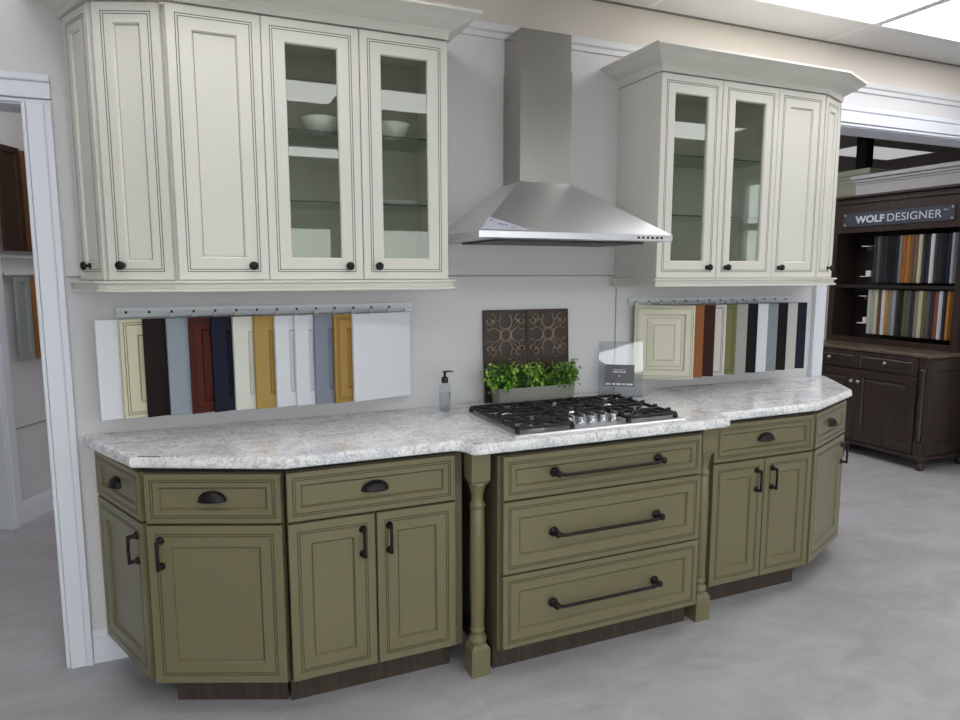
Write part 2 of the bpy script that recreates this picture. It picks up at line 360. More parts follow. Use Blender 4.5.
# ---------------------------------------------------------------- ceiling lights
def troffer(x, y, z, lab, main=True, w=1.2, d=.6, dark=None):
    t = thing('ceiling_light', lab, 'ceiling light', (x, y, z - .03), 0, 'recessed ceiling light panels')
    b = MB()
    for a, c in [((x, y, z - .012), (x + w, y + .014, z + .006)), ((x, y + d - .014, z - .012), (x + w, y + d, z + .006)), ((x, y + .014, z - .012), (x + .014, y + d - .014, z + .006)), ((x + w - .014, y + .014, z - .012), (x + w, y + d - .014, z + .006))]: b.box(a, c)
    b.build('frame', M['metalw'], t)
    MB().box((x + .014, y + .014, z - .009), (x + w - .014, y + d - .014, z - .003)).build('diffuser', M['diff'] if main else (dark or M['diff2']), t)
troffer(2.57, -.905, ZC, 'glowing ceiling light panel over the right wall cabinets, left of the corner panel')
troffer(3.80, -.905, ZC, 'glowing ceiling light panel at the top right corner above the opening')
troffer(-.10, -.905, ZC, 'glowing ceiling light panel in front of the left wall cabinets')
for x, xl in [(-1.5, 'leftmost'), (.3, 'second from left'), (1.53, 'third from left'), (3.9, 'rightmost')]:
    troffer(x, -3.15, ZC, 'glowing ceiling light panel near the camera, %s of its row' % xl)
for x, xl in [(-1.6, 'left'), (1.1, 'middle'), (3.8, 'right')]:
    troffer(x, -5.6, ZC, 'glowing ceiling light panel of the last row behind, %s one' % xl)
troffer(7.12, 2.35, ZC2, 'dim ceiling light panel in the back room above the dark hutch', False)
troffer(-.9, 3.4, ZC2, 'ceiling light panel in the back room beyond the left doorway', False, dark=diffuser_mat('left_back_diffuser', 5.5))  # out of view, added to brighten the left back room
troffer(-.9, .9, ZC2, 'ceiling light panel just beyond the left doorway', False, dark=bpy.data.materials['left_back_diffuser'])  # second unseen panel added to brighten the left back room
troffer(4.1, 1.0, ZC2, 'ceiling light panel just beyond the right opening', False, dark=diffuser_mat('right_back_diffuser', 7.0))  # hidden panel added to light the partition and hutch front
troffer(3.2, 2.2, ZC2, 'ceiling light panel behind the cabinet wall', False, dark=diffuser_mat('mid_back_diffuser', 12.0))  # hidden panel, added as strong fill for the back rooms
b = MB().lathe([(.075, 0), (.07, -.006), (.055, -.008)], T(7.2, 1.95, ZC2), mi=0); b.lathe([(.054, -.007), (.0, -.007)], T(7.2, 1.95, ZC2), mi=1, capb=False, capt=False)
tag(b.build('downlight', [M['metalw'], M['diff2']]), 'small round ceiling downlight between light panel and partition top', 'ceiling light')
def _recalc():
    pass

# ---------------------------------------------------------------- door and hardware builders
def door_mb(w, h, fr, X, t=.02, glass=False, gr=.028, rec=.008, raised=False, plain=False):
    def ring(i, y): return [(i, y, i), (w - i, y, i), (w - i, y, h - i), (i, y, h - i)]
    rs = [ring(0, 0), ring(0, -t + .002), ring(.002, -t)]; ms = [0, 0]
    if gr:
        rs += [ring(gr, -t), ring(gr + .0008, -t + .0018), ring(gr + .0020, -t + .0018), ring(gr + .0028, -t)]; ms += [0, 1, 1, 1]
        rs += [ring(gr + .008, -t), ring(gr + .0088, -t + .0018), ring(gr + .0100, -t + .0018), ring(gr + .0108, -t)]; ms += [0, 1, 1, 1]
    rs += [ring(fr - .001, -t)]; ms += [0]
    if glass:
        rs += [ring(fr + .003, -t + .006), ring(fr + .003, 0)]; ms += [0, 0]
        b = MB().strip(rs, X, ms, caps=(False, False))
        b.strip([ring(0, 0), ring(fr + .003, 0)], X, [0], caps=(False, False))
        return b
    rs += [ring(fr + .0045, -t + rec), ring(fr + .0052, -t + rec + .001), ring(fr + .0060, -t + rec)]; ms += [0, 1, 1]
    if raised:
        k = raised
        rs += [ring(fr + k * .35, -t + rec), ring(fr + k * .37, -t + rec + .001), ring(fr + k * .40, -t + rec), ring(fr + k, -t + .001), ring(fr + k + .001, -t + .002), ring(fr + k + .0035, -t + .001)]
        ms += [0, 1, 1, 0, 1, 1]
    return MB().strip(rs, X, ms)
def knob_mb(X, x, z, y=-.02, r=.0155, b=None):
    b = b or MB()
    return b.lathe([(.011, 0), (.011, .003), (.006, .006), (.0055, .014), (r * .8, .017), (r, .021), (r, .026), (r * .85, .030), (r * .4, .032), (.001, .0325)], X @ T(x, y, z) @ OUT, 20)
def bar_mb(X, x, z0, z1, y=-.02, r=.0056, so=.028, rr=.0135):
    b = MB()
    for z in (z0, z1):
        b.lathe([(rr, 0), (rr, .004), (rr * .7, .009), (r * 1.2, .012), (r * 1.1, so)], X @ T(x, y, z) @ OUT, 16)
        b.lathe([(.0005, -.0075), (.005, -.006), (.0078, 0), (.005, .006), (.0005, .0075)], X @ T(x, y - so, z), 12)
    b.tube([(x, y - so, z0 - .004), (x, y - so - .002, z0 + .012), (x, y - so - .003, (z0 + z1) / 2), (x, y - so - .002, z1 - .012), (x, y - so, z1 + .004)], [r * 1.3, r, r, r, r * 1.3], X, 12)
    return b
def long_pull_mb(X, x0, x1, z, y=-.02):
    b = MB()
    for x in (x0, x1):
        b.lathe([(.019, 0), (.019, .004), (.012, .008), (.008, .012), (.008, .036)], X @ T(x, y, z) @ OUT, 18)
        b.lathe([(.0005, -.014), (.008, -.0115), (.0135, -.004), (.014, 0), (.0135, .004), (.008, .0115), (.0005, .014)], X @ T(x, y - .036, z) @ OUT, 16)
    n = 14; P = []
    for i in range(n + 1):
        u = i / n; P.append((x0 - .004 + (x1 - x0 + .008) * u, y - .038, z - .006 * (1 if 0 < u < 1 else 0)))
    b.tube(P, .0068, X, 12)
    return b
def cup_mb(X, x, z, y=-.02, a=.047, d=.024, h=.032):
    b = MB(); n, m = 18, 7; vs = []; fs = []
    for j in range(m + 1):      # from face plane (j=0) to the lip
        ph = j / m * PI / 2
        for i in range(n + 1):
            th = PI * i / n
            vs.append((a * math.cos(th) * math.cos(ph * .96), -d * math.sin(ph), h * (math.sin(th) * math.cos(ph * .96)) if True else 0))
    for j in range(m):
        for i in range(n): fs.append((j * (n + 1) + i, (j + 1) * (n + 1) + i, (j + 1) * (n + 1) + i + 1, j * (n + 1) + i + 1))
    b.add(vs, fs, X @ T(x, y, z - .010), 0, True)
    # lower lip and rim round the shell
    b.tube([(a * math.cos(PI * i / n), 0, h * math.sin(PI * i / n)) for i in range(n + 1)], .0026, X @ T(x, y, z - .010), 8)
    b.tube([(a * math.cos(PI * i / n), -d * math.sin(PI * i / n), 0) for i in range(n + 1)], .0022, X @ T(x, y, z - .010), 8)
    return b

DZ0, DZ1, DRZ0, DRZ1 = .115, .683, .692, .863
def base_front(t, X, w, doors, drawer=True, cup=True):
    """doors: list of (x0, x1, handle_side)"""
    if drawer:
        dr = door_mb(w, DRZ1 - DRZ0, .046, X @ T(0, 0, DRZ0), gr=.018).build('drawer', [M['green'], M['gglaze']], t)
        cup_mb(X, w / 2, (DRZ0 + DRZ1) / 2 + .004).build('cup_pull', M['black'], dr)
    for (x0, x1, hs) in doors:
        dd = door_mb(x1 - x0, DZ1 - DZ0, .075, X @ T(x0, 0, DZ0)).build('door', [M['green'], M['gglaze']], t)
        hx = x0 + .045 if hs == 'l' else x1 - .045
        bar_mb(X, hx, .542, .632).build('handle', M['black'], dd)
def off_poly(poly, d):   # offset a closed CCW polygon outwards by d (mitred)
    n = len(poly); out = []
    for i in range(n):
        p0, p1, p2 = (Vector(poly[i - 1]), Vector(poly[i]), Vector(poly[(i + 1) % n]))
        e1 = (p1 - p0).normalized(); e2 = (p2 - p1).normalized()
        n1 = Vector((e1.y, -e1.x)); n2 = Vector((e2.y, -e2.x)); k = n1 + n2
        out.append(tuple(p1 + k * (d / max(.3, 1 + n1.dot(n2)))))
    return out
def inward(p0, p1, d):
    e = (Vector(p1) - Vector(p0)).normalized(); n = Vector((-e.y, e.x)); return tuple(Vector(p0) + n * d), tuple(Vector(p1) + n * d)
def base_cabinet(lab, p0, p1, back, doors, toe=.055, kx=(0, 0)):
    X, w = frame_X(p0, p1)
    t = thing('base_cabinet', lab, 'cabinet', (p0[0], p0[1], 0), math.atan2(p1[1] - p0[1], p1[0] - p0[0]), 'olive base cabinets')
    a, c = inward(p0, p1, .001)
    MB().prism([a, c] + back, .105, .865).build('carcass', [M['gdark']], t)
    a, c = inward(p0, p1, .004)
    MB().prism([a, c] + back, .8655, .8835).build('subtop', [M['gap']], t)  # black strip painting in the shade between carcass and countertop
    a, c = inward(p0, p1, toe)
    e = (Vector(p1) - Vector(p0)).normalized()
    a = tuple(Vector(a) + e * kx[0]); c = tuple(Vector(c) - e * kx[1])
    MB().prism([a, c] + [(p_[0], -.018) for p_ in (c, a) if p_[1] < -.06], 0, .1048).build('toe_kick', [M['kick']], t)
    base_front(t, X, w, doors)
    return t
L0, L1 = (.066, .004), (.2336, -.4267); A0, A1 = (.2512, -.4539), (.6714, -.6322)
yF = -.6182     # carcass front plane of the straight cabinets (doors 2 cm proud)
def shift(p0, p1, d):   # door plane in front of measured door face -> carcass face
    return inward(p0, p1, d)
l0, l1 = shift((.0623, .010), L1, .020); a0, a1 = shift(A0, A1, .020)
l0 = (l0[0], -.012)
wL = (Vector(l1) - Vector(l0)).length
base_cabinet('narrow end olive cabinet at far left, angled against the wall beside the white door casing', l0, l1, [(.2735, -.4195), (.2735, -.017), (.085, -.017)], [(0, wL, 'r')], .075, (.05, .145))
wA = (Vector(a1) - Vector(a0)).length
base_cabinet('angled olive cabinet with a single door and cup-pull drawer, second from left', a0, a1, [(.688, -.605), (.688, -.017), (.2765, -.017), (.2765, -.432)], [(0, wA, 'l')], .06, (.035, .022))
base_cabinet('olive two-door cabinet left of the cooktop drawers', (.692, yF), (1.299, yF), [(1.333, yF + .001), (1.333, -.017), (.692, -.017)], [(0, .3, 'r'), (.307, .607, 'l')])
base_cabinet('olive two-door cabinet right of the cooktop drawers', (2.528, yF), (3.130, yF), [(3.138, yF + .004), (3.138, -.017), (2.486, -.017), (2.486, yF + .001)], [(0, .2985, 'r'), (.3035, .602, 'l')])
e0, e1 = shift((3.1518, -.6344), (3.5942, -.4375), .020)
wE = (Vector(e1) - Vector(e0)).length
base_cabinet('angled olive cabinet with one door at the right end of the counter', e0, e1, [(3.592, -.395), (3.592, -.017), (3.143, -.017)], [(0, wE, 'r')], .09, (0.05, .06))
f0 = (3.598, -.400); f1 = (3.775, -.045)
wF = (Vector(f1) - Vector(f0)).length
base_cabinet('narrow end olive cabinet turned away behind the right end of the counter', f0, f1, [(3.775, -.017), (3.597, -.017)], [(0, wF, 'l')], .075, (.06, .06))
# cooktop drawer cabinet
yC = -.7243
t = thing('drawer_cabinet', 'olive three-drawer cabinet with long black bar pulls under the cooktop', 'cabinet', (1.4481, yC, 0))
b = MB().box((1.432, yC + .0005, .108), (2.380, -.017, .865)); b.build('carcass', [M['gdark']], t)
MB().box((1.434, yC + .004, .8655), (2.378, -.017, .8835)).build('subtop', [M['gap']], t)  # same painted shade strip under the counter at the cooktop
MB().box((1.440, -.664, 0), (2.372, -.017, .1075)).build('toe_kick', [M['kick']], t)
XC, wC = frame_X((1.4481, yC), (2.3634, yC))
for (z0, z1, zh, f) in [(.697, .863, .786, .05), (.411, .690, .551, .066), (.115, .404, .266, .066)]:
    dr = door_mb(wC, z1 - z0, f, XC @ T(0, 0, z0), gr=.02).build('drawer', [M['green'], M['gglaze']], t)
    long_pull_mb(XC, .212, .692, zh).build('bar_pull', M['black'], dr)
# turned posts
def post(x, lab):
    yc = -.6615; t = thing('turned_post', lab, 'post', (x, yc, 0), 0, 'turned olive posts'); h = .0375
    def sq(z0, z1, ch0, ch1):
        b = MB(); rings = []
        def r(s_, z): return [(x - s_, yc - s_, z), (x + s_, yc - s_, z), (x + s_, yc + s_, z), (x - s_, yc + s_, z)]
        rings = ([r(h * .72, z0), r(h, z0 + .018)] if ch0 else [r(h, z0)]) + ([r(h, z1 - .018), r(h * .72, z1)] if ch1 else [r(h, z1)])
        return b.strip(rings)
    sq(0, .125, False, True).build('plinth', M['green'], t)
    sq(.752, .883, True, False).build('top_block', M['green'], t)
    k = .026
    pr = [(.027, .120), (.033, .128), (.036, .138), (.034, .150), (.024, .158), (.022, .166), (.028, .172), (.030, .178), (.028, .184), (.0235, .188), (k, .196), (.0285, .35), (.0285, .52), (k, .655), (.0235, .660), (.028, .664), (.031, .670), (.028, .676), (.023, .684), (.0215, .70), (.0245, .722), (.031, .742), (.033, .750), (.033, .760)]
    MB().lathe(pr, T(x, yc, 0), 32).build('shaft', M['green'], t)
post(1.3775, 'turned olive post left of the drawer cabinet')
post(2.4445, 'turned olive post partly hidden right of the drawer cabinet')

# ---------------------------------------------------------------- countertop
def arc(cx, cy, r, a0, a1, n): return [(cx + r * math.cos(a0 + (a1 - a0) * i / n), cy + r * math.sin(a0 + (a1 - a0) * i / n)) for i in range(n + 1)]
cl = 1.906
left = [(.030, -.001), (.030, -.030), (.2125, -.4335), (.670, -.648), (.690, -.655), (1.270, -.661), (1.288, -.664), (1.304, -.676), (1.314, -.698), (1.318, -.722), (1.322, -.738), (1.334, -.748), (1.352, -.752)]
right = [(2.482, -.756), (2.504, -.748), (2.514, -.732), (2.517, -.700), (2.526, -.676), (2.540, -.664), (2.556, -.659), (3.130, -.652), (3.155, -.646), (3.610, -.452), (3.622, -.440), (3.905, -.040), (3.905, -.028), (3.800, -.028), (3.800, -.001)]
outl = left + right
rings = []
for dd, z in [(-.004, .884), (0, .888), (.0015, .896), (.0005, .908), (-.002, .916), (-.006, .9205), (-.012, .922)]:
    q = off_poly(outl, dd); q = [(x, min(y, -.001)) for x, y in q]; rings.append([(x, y, z) for x, y in q])
b = MB().strip(rings, sm=False)
ct = b.build('countertop', M['quartz'], None, (1.9, -.35, .884)); tag(ct, 'white and grey speckled quartz countertop over the olive base cabinets', 'countertop')
def marker(p, ln, rz, lab):
    X = T(p[0], p[1], .9222) @ Matrix.Rotation(rz, 4, 'Z')
    tag(MB().box((0, 0, 0), (ln, .005, .0016), X, bev=.0005).build('label_strip', M['marker'], None, (p[0], p[1], .9222)), lab, 'label', 'dark strips lying on the counter')
marker((.238, -.440), .075, -.42, 'thin dark strip lying at the left front corner of the counter')
marker((1.333, -.728), .034, 0, 'tiny dark strip on the counter above the left turned post')
marker((2.70, -.12), .05, 0, 'tiny dark strip on the counter behind the clear sign')

# ---------------------------------------------------------------- upper cabinets
UZ0, UZ1, yU = 1.507, 2.4195, -.315
def glass_cabinet(x0, x1, lab, sh):
    xm = (x0 + x1) / 2; t = thing('glass_wall_cabinet', lab, 'cabinet', (x0, yU, UZ0), 0, 'off white glass-door wall cabinets')
    b = MB(); z0, z1 = UZ0 - .002, UZ1 + .003
    b.box((x0, yU, z0), (x0 + .018, -.002, z1)).box((x1 - .018, yU, z0), (x1, -.002, z1)).box((x0 + .018, yU, z0), (x1 - .018, -.002, z0 + .02)).box((x0 + .018, yU, z1 - .02), (x1 - .018, -.002, z1))
    b.box((x0 + .018, -.012, z0 + .02), (x1 - .018, -.002, z1 - .02), mi=1).box((xm - .02, yU, z0 + .02), (xm + .02, yU + .018, z1 - .02))
    b.box((x0 + .018, yU, z0 + .02), (x0 + .045, yU + .018, z1 - .02)).box((x1 - .045, yU, z0 + .02), (x1 - .018, yU + .018, z1 - .02))
    b.build('carcass', [M['cream'], M['cream_in']], t)
    for z in sh:
        s_ = MB().box((x0 + .020, yU + .022, z - .003), (x1 - .020, -.014, z + .003)).build('glass_shelf', M['shelf_glass'], t)
        MB().box((x0 + .020, yU + .0205, z - .003), (x1 - .020, yU + .0222, z + .003)).build('shelf_edge', M['shelf_edge'], s_)
    for (a, c, hs) in [(x0, xm - .0015, 'r'), (xm + .0015, x1, 'l')]:
        X = T(a, yU - .0005, UZ0); w = c - a
        d_ = door_mb(w, UZ1 - UZ0, .078, X, glass=True).build('door', [M['cream'], M['cglaze']], t)
        MB().box((.08, -.010, .08), (w - .08, -.0065, UZ1 - UZ0 - .08), X).build('glass_pane', M['glass'], d_)
        knob_mb(X, w - .055 if hs == 'r' else .055, .05).build('knob', M['black'], d_)
    return t
glass_cabinet(.6995, 1.3915, 'off white wall cabinet with two glass doors left of the hood', (2.053, 1.796))
glass_cabinet(2.4155, 3.1165, 'off white wall cabinet with two glass doors right of the hood', (2.075, 1.800))
def wall_cabinet(lab, p0, p1, poly, hs):
    X, w = frame_X(p0, p1, UZ0)
    t = thing('wall_cabinet', lab, 'cabinet', (p0[0], p0[1], UZ0), math.atan2(p1[1] - p0[1], p1[0] - p0[0]), 'off white wall cabinets with solid doors')
    MB().prism(poly, UZ0 - .002, UZ1 + .003).build('carcass', M['cream'], t)
    X = X @ T(0, -.0005, 0)
    d_ = door_mb(w, UZ1 - UZ0, min(.078, w * .30), X).build('door', [M['cream'], M['cglaze']], t)
    knob_mb(X, w - .055 if hs == 'r' else (.10 if w < .218 else .05), .05).build('knob', M['black'], d_)
u0, u1 = inward((.0622, -.0369), (.1578, -.2300), .02); v0, v1 = inward((.1728, -.2442), (.378, -.3220), .02)
wall_cabinet('very narrow end wall cabinet at far left, its door angled against the wall', u0, u1, [u0, u1, (.192, -.218), (.192, -.002), (.070, -.002)], 'l')
wall_cabinet('angled off white wall cabinet second from the left', v0, v1, [(.1935, -.2335), v1, (.3955, -.311), (.3955, -.002), (.1935, -.002)], 'l')
wall_cabinet('straight off white wall cabinet with solid door left of the glass doors', (.3965, yU), (.6975, yU), [(.3965, yU), (.6985, yU), (.6985, -.002), (.3965, -.002)], 'r')
wall_cabinet('straight off white wall cabinet with solid door right of the glass doors', (3.1185, yU), (3.4273, yU), [(3.1175, yU), (3.4275, yU), (3.4275, -.002), (3.1175, -.002)], 'l')
w0, w1 = inward((3.4475, -.3268), (3.6445, -.2434), .02)
wall_cabinet('narrow angled off white wall cabinet at the right end', w0, w1, [(3.4285, -.312), w0, w1, (3.628, -.224), (3.628, -.002), (3.4285, -.002)], 'r')
x0, x1 = (3.652, -.222), (3.742, -.040)
wall_cabinet('very narrow end wall cabinet facing away at the far right', x0, x1, [(3.6295, -.2225), x0, x1, (3.742, -.002), (3.6295, -.002)], 'l')
def run_profile(path, prof, name, label, cat, grp, mats, loc):
    """sweep profile (outward offset, z) along an open wall-to-wall path"""
    rings = []
    for d, z in prof:
        big = path + [(path[-1][0], .3), (path[0][0], .3)]
        q = off_poly(big, d)[:len(path)]
        e0 = (Vector(path[1]) - Vector(path[0])); e1 = (Vector(path[-1]) - Vector(path[-2]))
        def towall(p, e): 
            k = (-.001 - p[1]) / e.y if abs(e.y) > 1e-6 else 0; return (p[0] + e.x * k, -.001)
        q[0] = towall(q[1], -e0); q[-1] = towall(q[-2], e1)
        rings.append([(x, y, z) for x, y in q])
    n = len(path); cols = [[r[i] for r in rings] for i in range(n)]
    b = MB().strip(cols, None, None)
    return tag(b.build(name, mats, None, loc), label, cat, grp)
pl = [(.047, 0), (.150, -.240), (.172, -.256), (.385, -.335), (1.3915, -.335), (1.3915, 0)]
pr_ = [(2.4155, 0), (2.4155, -.335), (3.442, -.335), (3.652, -.246), (3.752, 0)]
crown = [(-.03, 2.4255), (.004, 2.4255), (.006, 2.450), (.010, 2.452), (.013, 2.458), (.030, 2.464), (.058, 2.476), (.078, 2.490), (.096, 2.4985), (.100, 2.500), (.105, 2.503), (.105, 2.512), (-.03, 2.512)]
run_profile(pl, crown, 'crown_molding', 'off white crown moulding on top of the left wall cabinets', 'molding', 'cabinet crown mouldings', M['cream'], (.7, -.2, 2.42))
run_profile(pr_, crown, 'crown_molding', 'off white crown moulding on top of the right wall cabinets', 'molding', 'cabinet crown mouldings', M['cream'], (3, -.2, 2.42))
rail = [(-.03, 1.466), (.022, 1.466), (.024, 1.470), (.022, 1.474), (.014, 1.477), (.012, 1.492), (.018, 1.495), (.026, 1.497), (.026, 1.5045), (-.03, 1.5045)]
run_profile(pl, rail, 'light_rail', 'off white light rail moulding under the left wall cabinets', 'molding', 'light rails under the wall cabinets', M['cream'], (.7, -.2, 1.466))
run_profile(pr_, rail, 'light_rail', 'off white light rail moulding under the right wall cabinets', 'molding', 'light rails under the wall cabinets', M['cream'], (3, -.2, 1.466))
# dishes behind the glass
def bowl(x, y, z, r, h, lab):
    p = [(r * .42, 0), (r * .45, .006), (r * .75, h * .4), (r, h), (r * .97, h + .002), (r * .93, h), (r * .70, h * .45), (r * .3, .012), (.001, .011)]
    tag(MB().lathe(p, T(x, y, z), 32, capt=False).build('bowl', M['porc'], None, (x, y, z)), lab, 'bowl', 'white bowls behind glass')
bowl(.928, -.17, 2.0565, .076, .066, 'white bowl on the top glass shelf behind the left glass door')
bowl(1.205, -.17, 2.0565, .082, .066, 'white bowl on the top glass shelf, nearer the hood')
tag(MB().lathe([(.05, 0), (.055, .004), (.105, .014), (.107, .017), (.103, .017), (.05, .008), (.001, .007)], T(1.215, -.17, 1.7995), 36, capt=False).build('plate', M['porc'], None, (1.215, -.17, 1.7995)), 'white plate on the lower glass shelf behind the right glass door, left of the hood', 'plate')

# ---------------------------------------------------------------- range hood
t = thing('range_hood', 'stainless steel chimney range hood on the wall above the cooktop', 'range hood', (1.915, -.002, 1.665))
hx0, hx1, hy, hz0, hz1 = 1.463, 2.384, -.482, 1.666, 1.696
dx0, dx1, dy, dz = 1.790, 2.047, -.175, 1.932
def rect(a, c, y, z, yb=-.002): return [(a, y, z), (c, y, z), (c, yb, z), (a, yb, z)]
MB().strip([rect(hx0 + .004, hx1 - .004, hy + .004, hz0), rect(hx0, hx1, hy, hz0 + .003), rect(hx0, hx1, hy, hz1 - .002), rect(hx0 + .003, hx1 - .003, hy + .003, hz1), rect(dx0, dx1, dy, dz)]).build('canopy', M['steel_b'], t)
b = MB(); b.box((dx0, dy, dz), (dx1, -.002, 2.42)).box((dx0 + .004, dy + .004, 2.42), (dx1 - .004, -.002, 2.577)); b.build('chimney', M['steel'], t)
MB().box((hx0 + .10, hy + .07, hz0 - .008), (hx1 - .10, -.05, hz0 + .001)).build('filter', M['cap'], t)
for i in range(6):
    MB().lathe([(.0055, 0), (.0055, .003), (.004, .004)], T(2.205 + i * .024, hy, 1.681) @ OUT, 12).build('button', M['cap'], t)
# triangular film label stuck on the sloping front
def slope(x, k): # point on front slope at fraction k from rim to chimney
    return Vector((x, hy + .003 + (dy - hy - .003) * k, hz1 + (dz - hz1) * k))
nrm = Vector((0, -(dz - hz1), (dy - hy))).normalized(); nrm = Vector((0, -abs(nrm.y), abs(nrm.z)))
tri = [slope(1.472, .008), slope(1.70, .008), slope(1.537, .24)]
b = MB().add([p + nrm * .0008 for p in tri] + [p + nrm * .0016 for p in tri], [(0, 2, 1), (3, 4, 5), (0, 1, 4, 3), (1, 2, 5, 4), (2, 0, 3, 5)])
lab = b.build('corner_label', M['film'], t)
b = MB()
for (x, k, w_) in [(1.535, .165, .010), (1.562, .10, .012), (1.577, .092, .007), (1.590, .085, .008), (1.612, .055, .007), (1.625, .05, .005)]:
    p = slope(x, k) + nrm * .0018; q = slope(x + w_, k) + nrm * .0018; r = slope(x + w_, k + .02) + nrm * .0018; s_ = slope(x, k + .02) + nrm * .0018
    b.add([p, q, r, s_], [(0, 1, 2, 3)])
b.build('label_marks', M['marker'], lab)

# ---------------------------------------------------------------- gas cooktop
t = thing('gas_cooktop', 'stainless gas cooktop with black cast iron grates set in the counter', 'cooktop', (1.9, -.45, .922))
cx0, cx1, cy0, cy1 = 1.508, 2.300, -.712, -.205
def rr(a, c, y0, y1, z): return [(a, y0, z), (c, y0, z), (c, y1, z), (a, y1, z)]
MB().strip([rr(cx0, cx1, cy0, cy1, .9223), rr(cx0, cx1, cy0, cy1, .925), rr(cx0 + .006, cx1 - .006, cy0 + .006, cy1 - .006, .930), rr(cx0 + .022, cx1 - .022, cy0 + .022, cy1 - .022, .9305), rr(cx0 + .026, cx1 - .026, cy0 + .026, cy1 - .026, .928)]).build('tray', M['tray'], t)
Z0 = .928
burn = [(1.655, -.585, .034), (1.655, -.315, .043), (1.905, -.385, .052), (2.150, -.585, .030), (2.150, -.315, .040)]
for x, y, r in burn:
    bb = MB().lathe([(r * 1.5, Z0), (r * 1.5, Z0 + .002), (r * 1.15, Z0 + .004), (r * 1.15, Z0 + .012), (r * .9, Z0 + .013)], T(x, y, 0), 28).build('burner', M['steel_b'], t)
    MB().lathe([(r, Z0 + .0125), (r * 1.02, Z0 + .018), (r * .95, Z0 + .021), (.001, Z0 + .022)], T(x, y, 0), 28, capt=False).build('burner_cap', M['cap'], bb)
def grate(x0, x1, y0, y1, cut=None):
    b = MB(); w = .011; zt = .955; zb = .942
    def bar(a, c, z0=zb, z1=zt): b.box((min(a[0], c[0]) - w / 2, min(a[1], c[1]) - w / 2, z0), (max(a[0], c[0]) + w / 2, max(a[1], c[1]) + w / 2, z1), bev=.002)
    bar((x0, y0), (x1, y0)); bar((x0, y1), (x1, y1)); bar((x0, y0), (x0, y1)); bar((x1, y0), (x1, y1))
    xm = (x0 + x1) / 2; ny = 2 if (y1 - y0) > .3 else 1
    for k in range(ny):
        ya = y0 + (y1 - y0) * k / ny; yb = y0 + (y1 - y0) * (k + 1) / ny; ym = (ya + yb) / 2
        if k: bar((x0, ya), (x1, ya))
        g_ = .028
        bar((x0, ym), (xm - g_, ym)); bar((xm + g_, ym), (x1, ym)); bar((xm, ya), (xm, ym - g_)); bar((xm, ym + g_), (xm, yb))
        for sx in (-1, 1):
            for sy in (-1, 1):
                X = T(xm + sx * (x1 - x0) * .30, ym + sy * (yb - ya) * .30, 0) @ Matrix.Rotation(math.atan2(sy * (yb - ya), sx * (x1 - x0)), 4, 'Z')
                L_ = math.hypot((x1 - x0), (yb - ya)) * .17
                b.box((-L_, -w / 2, zb), (L_, w / 2, zt), X, bev=.002)
    n = 5
    for k in range(n):       # raised finger tips standing above the frame
        y = y0 + (y1 - y0) * (k + .5) / n
        for x in (x0, x1): b.box((x - .009, y - .006, zt - .003), (x + .009, y + .006, zt + .009), bev=.002)
    for x in (x0, x1):
        for y in (y0, y1): b.box((x - .008, y - .008, Z0), (x + .008, y + .008, zb + .004), bev=.002)
    b.build('grate', M['iron'], t)
grate(1.536, 1.775, -.676, -.225); grate(2.038, 2.274, -.676, -.225); grate(1.792, 2.021, -.530, -.225)
for i, x in enumerate((1.818, 1.884, 1.952, 2.018, 2.084)):
    kx = 1.806 + i * .0515
    k = MB().lathe([(.022, Z0), (.022, Z0 + .003), (.0185, Z0 + .004), (.0185, Z0 + .010), (.017, Z0 + .028), (.015, Z0 + .030)], T(kx, -.612, 0), 20).build('control_knob', M['chrome'], t)
    MB().box((kx - .005, -.631, Z0 + .012), (kx + .005, -.593, Z0 + .040), bev=.002).build('grip', M['chrome'], k)

# ---------------------------------------------------------------- soap bottle
def soap(x, y, z):
    t = thing('soap_bottle', 'clear pump bottle of hand gel with black pump near the wall', 'bottle', (x, y, z))
    r = .0255
    MB().lathe([(r * .85, 0), (r, .004), (r, .105), (r * .9, .118), (r * .6, .127), (r * .5, .130)], T(x, y, z), 28).build('bottle_body', M['plastic'], t)
    MB().lathe([(r * .80, .003), (r * .93, .006), (r * .93, .080), (.001, .081)], T(x, y, z), 24, capt=False).build('gel', M['soap'], t)
    b = MB().lathe([(.0145, .128), (.0150, .131), (.0150, .150), (.012, .154), (.006, .156), (.006, .172), (.009, .173), (.009, .179), (.002, .181)], T(x, y, z), 20)
    b.tube([(x, y, z + .177), (x + .018, y - .004, z + .179), (x + .036, y - .007, z + .176)], [.0045, .0035, .003], n=10)
    b.build('pump', M['blackp'], t)
    b = MB()
    for zz in (.085, .078, .060): b.box((.0262, -.006, zz), (.0266, .006, zz + .004), T(x, y, z) @ Matrix.Rotation(-.9, 4, 'Z'))
    b.build('print', M['card'], t)
soap(1.446, -.135, .9222)

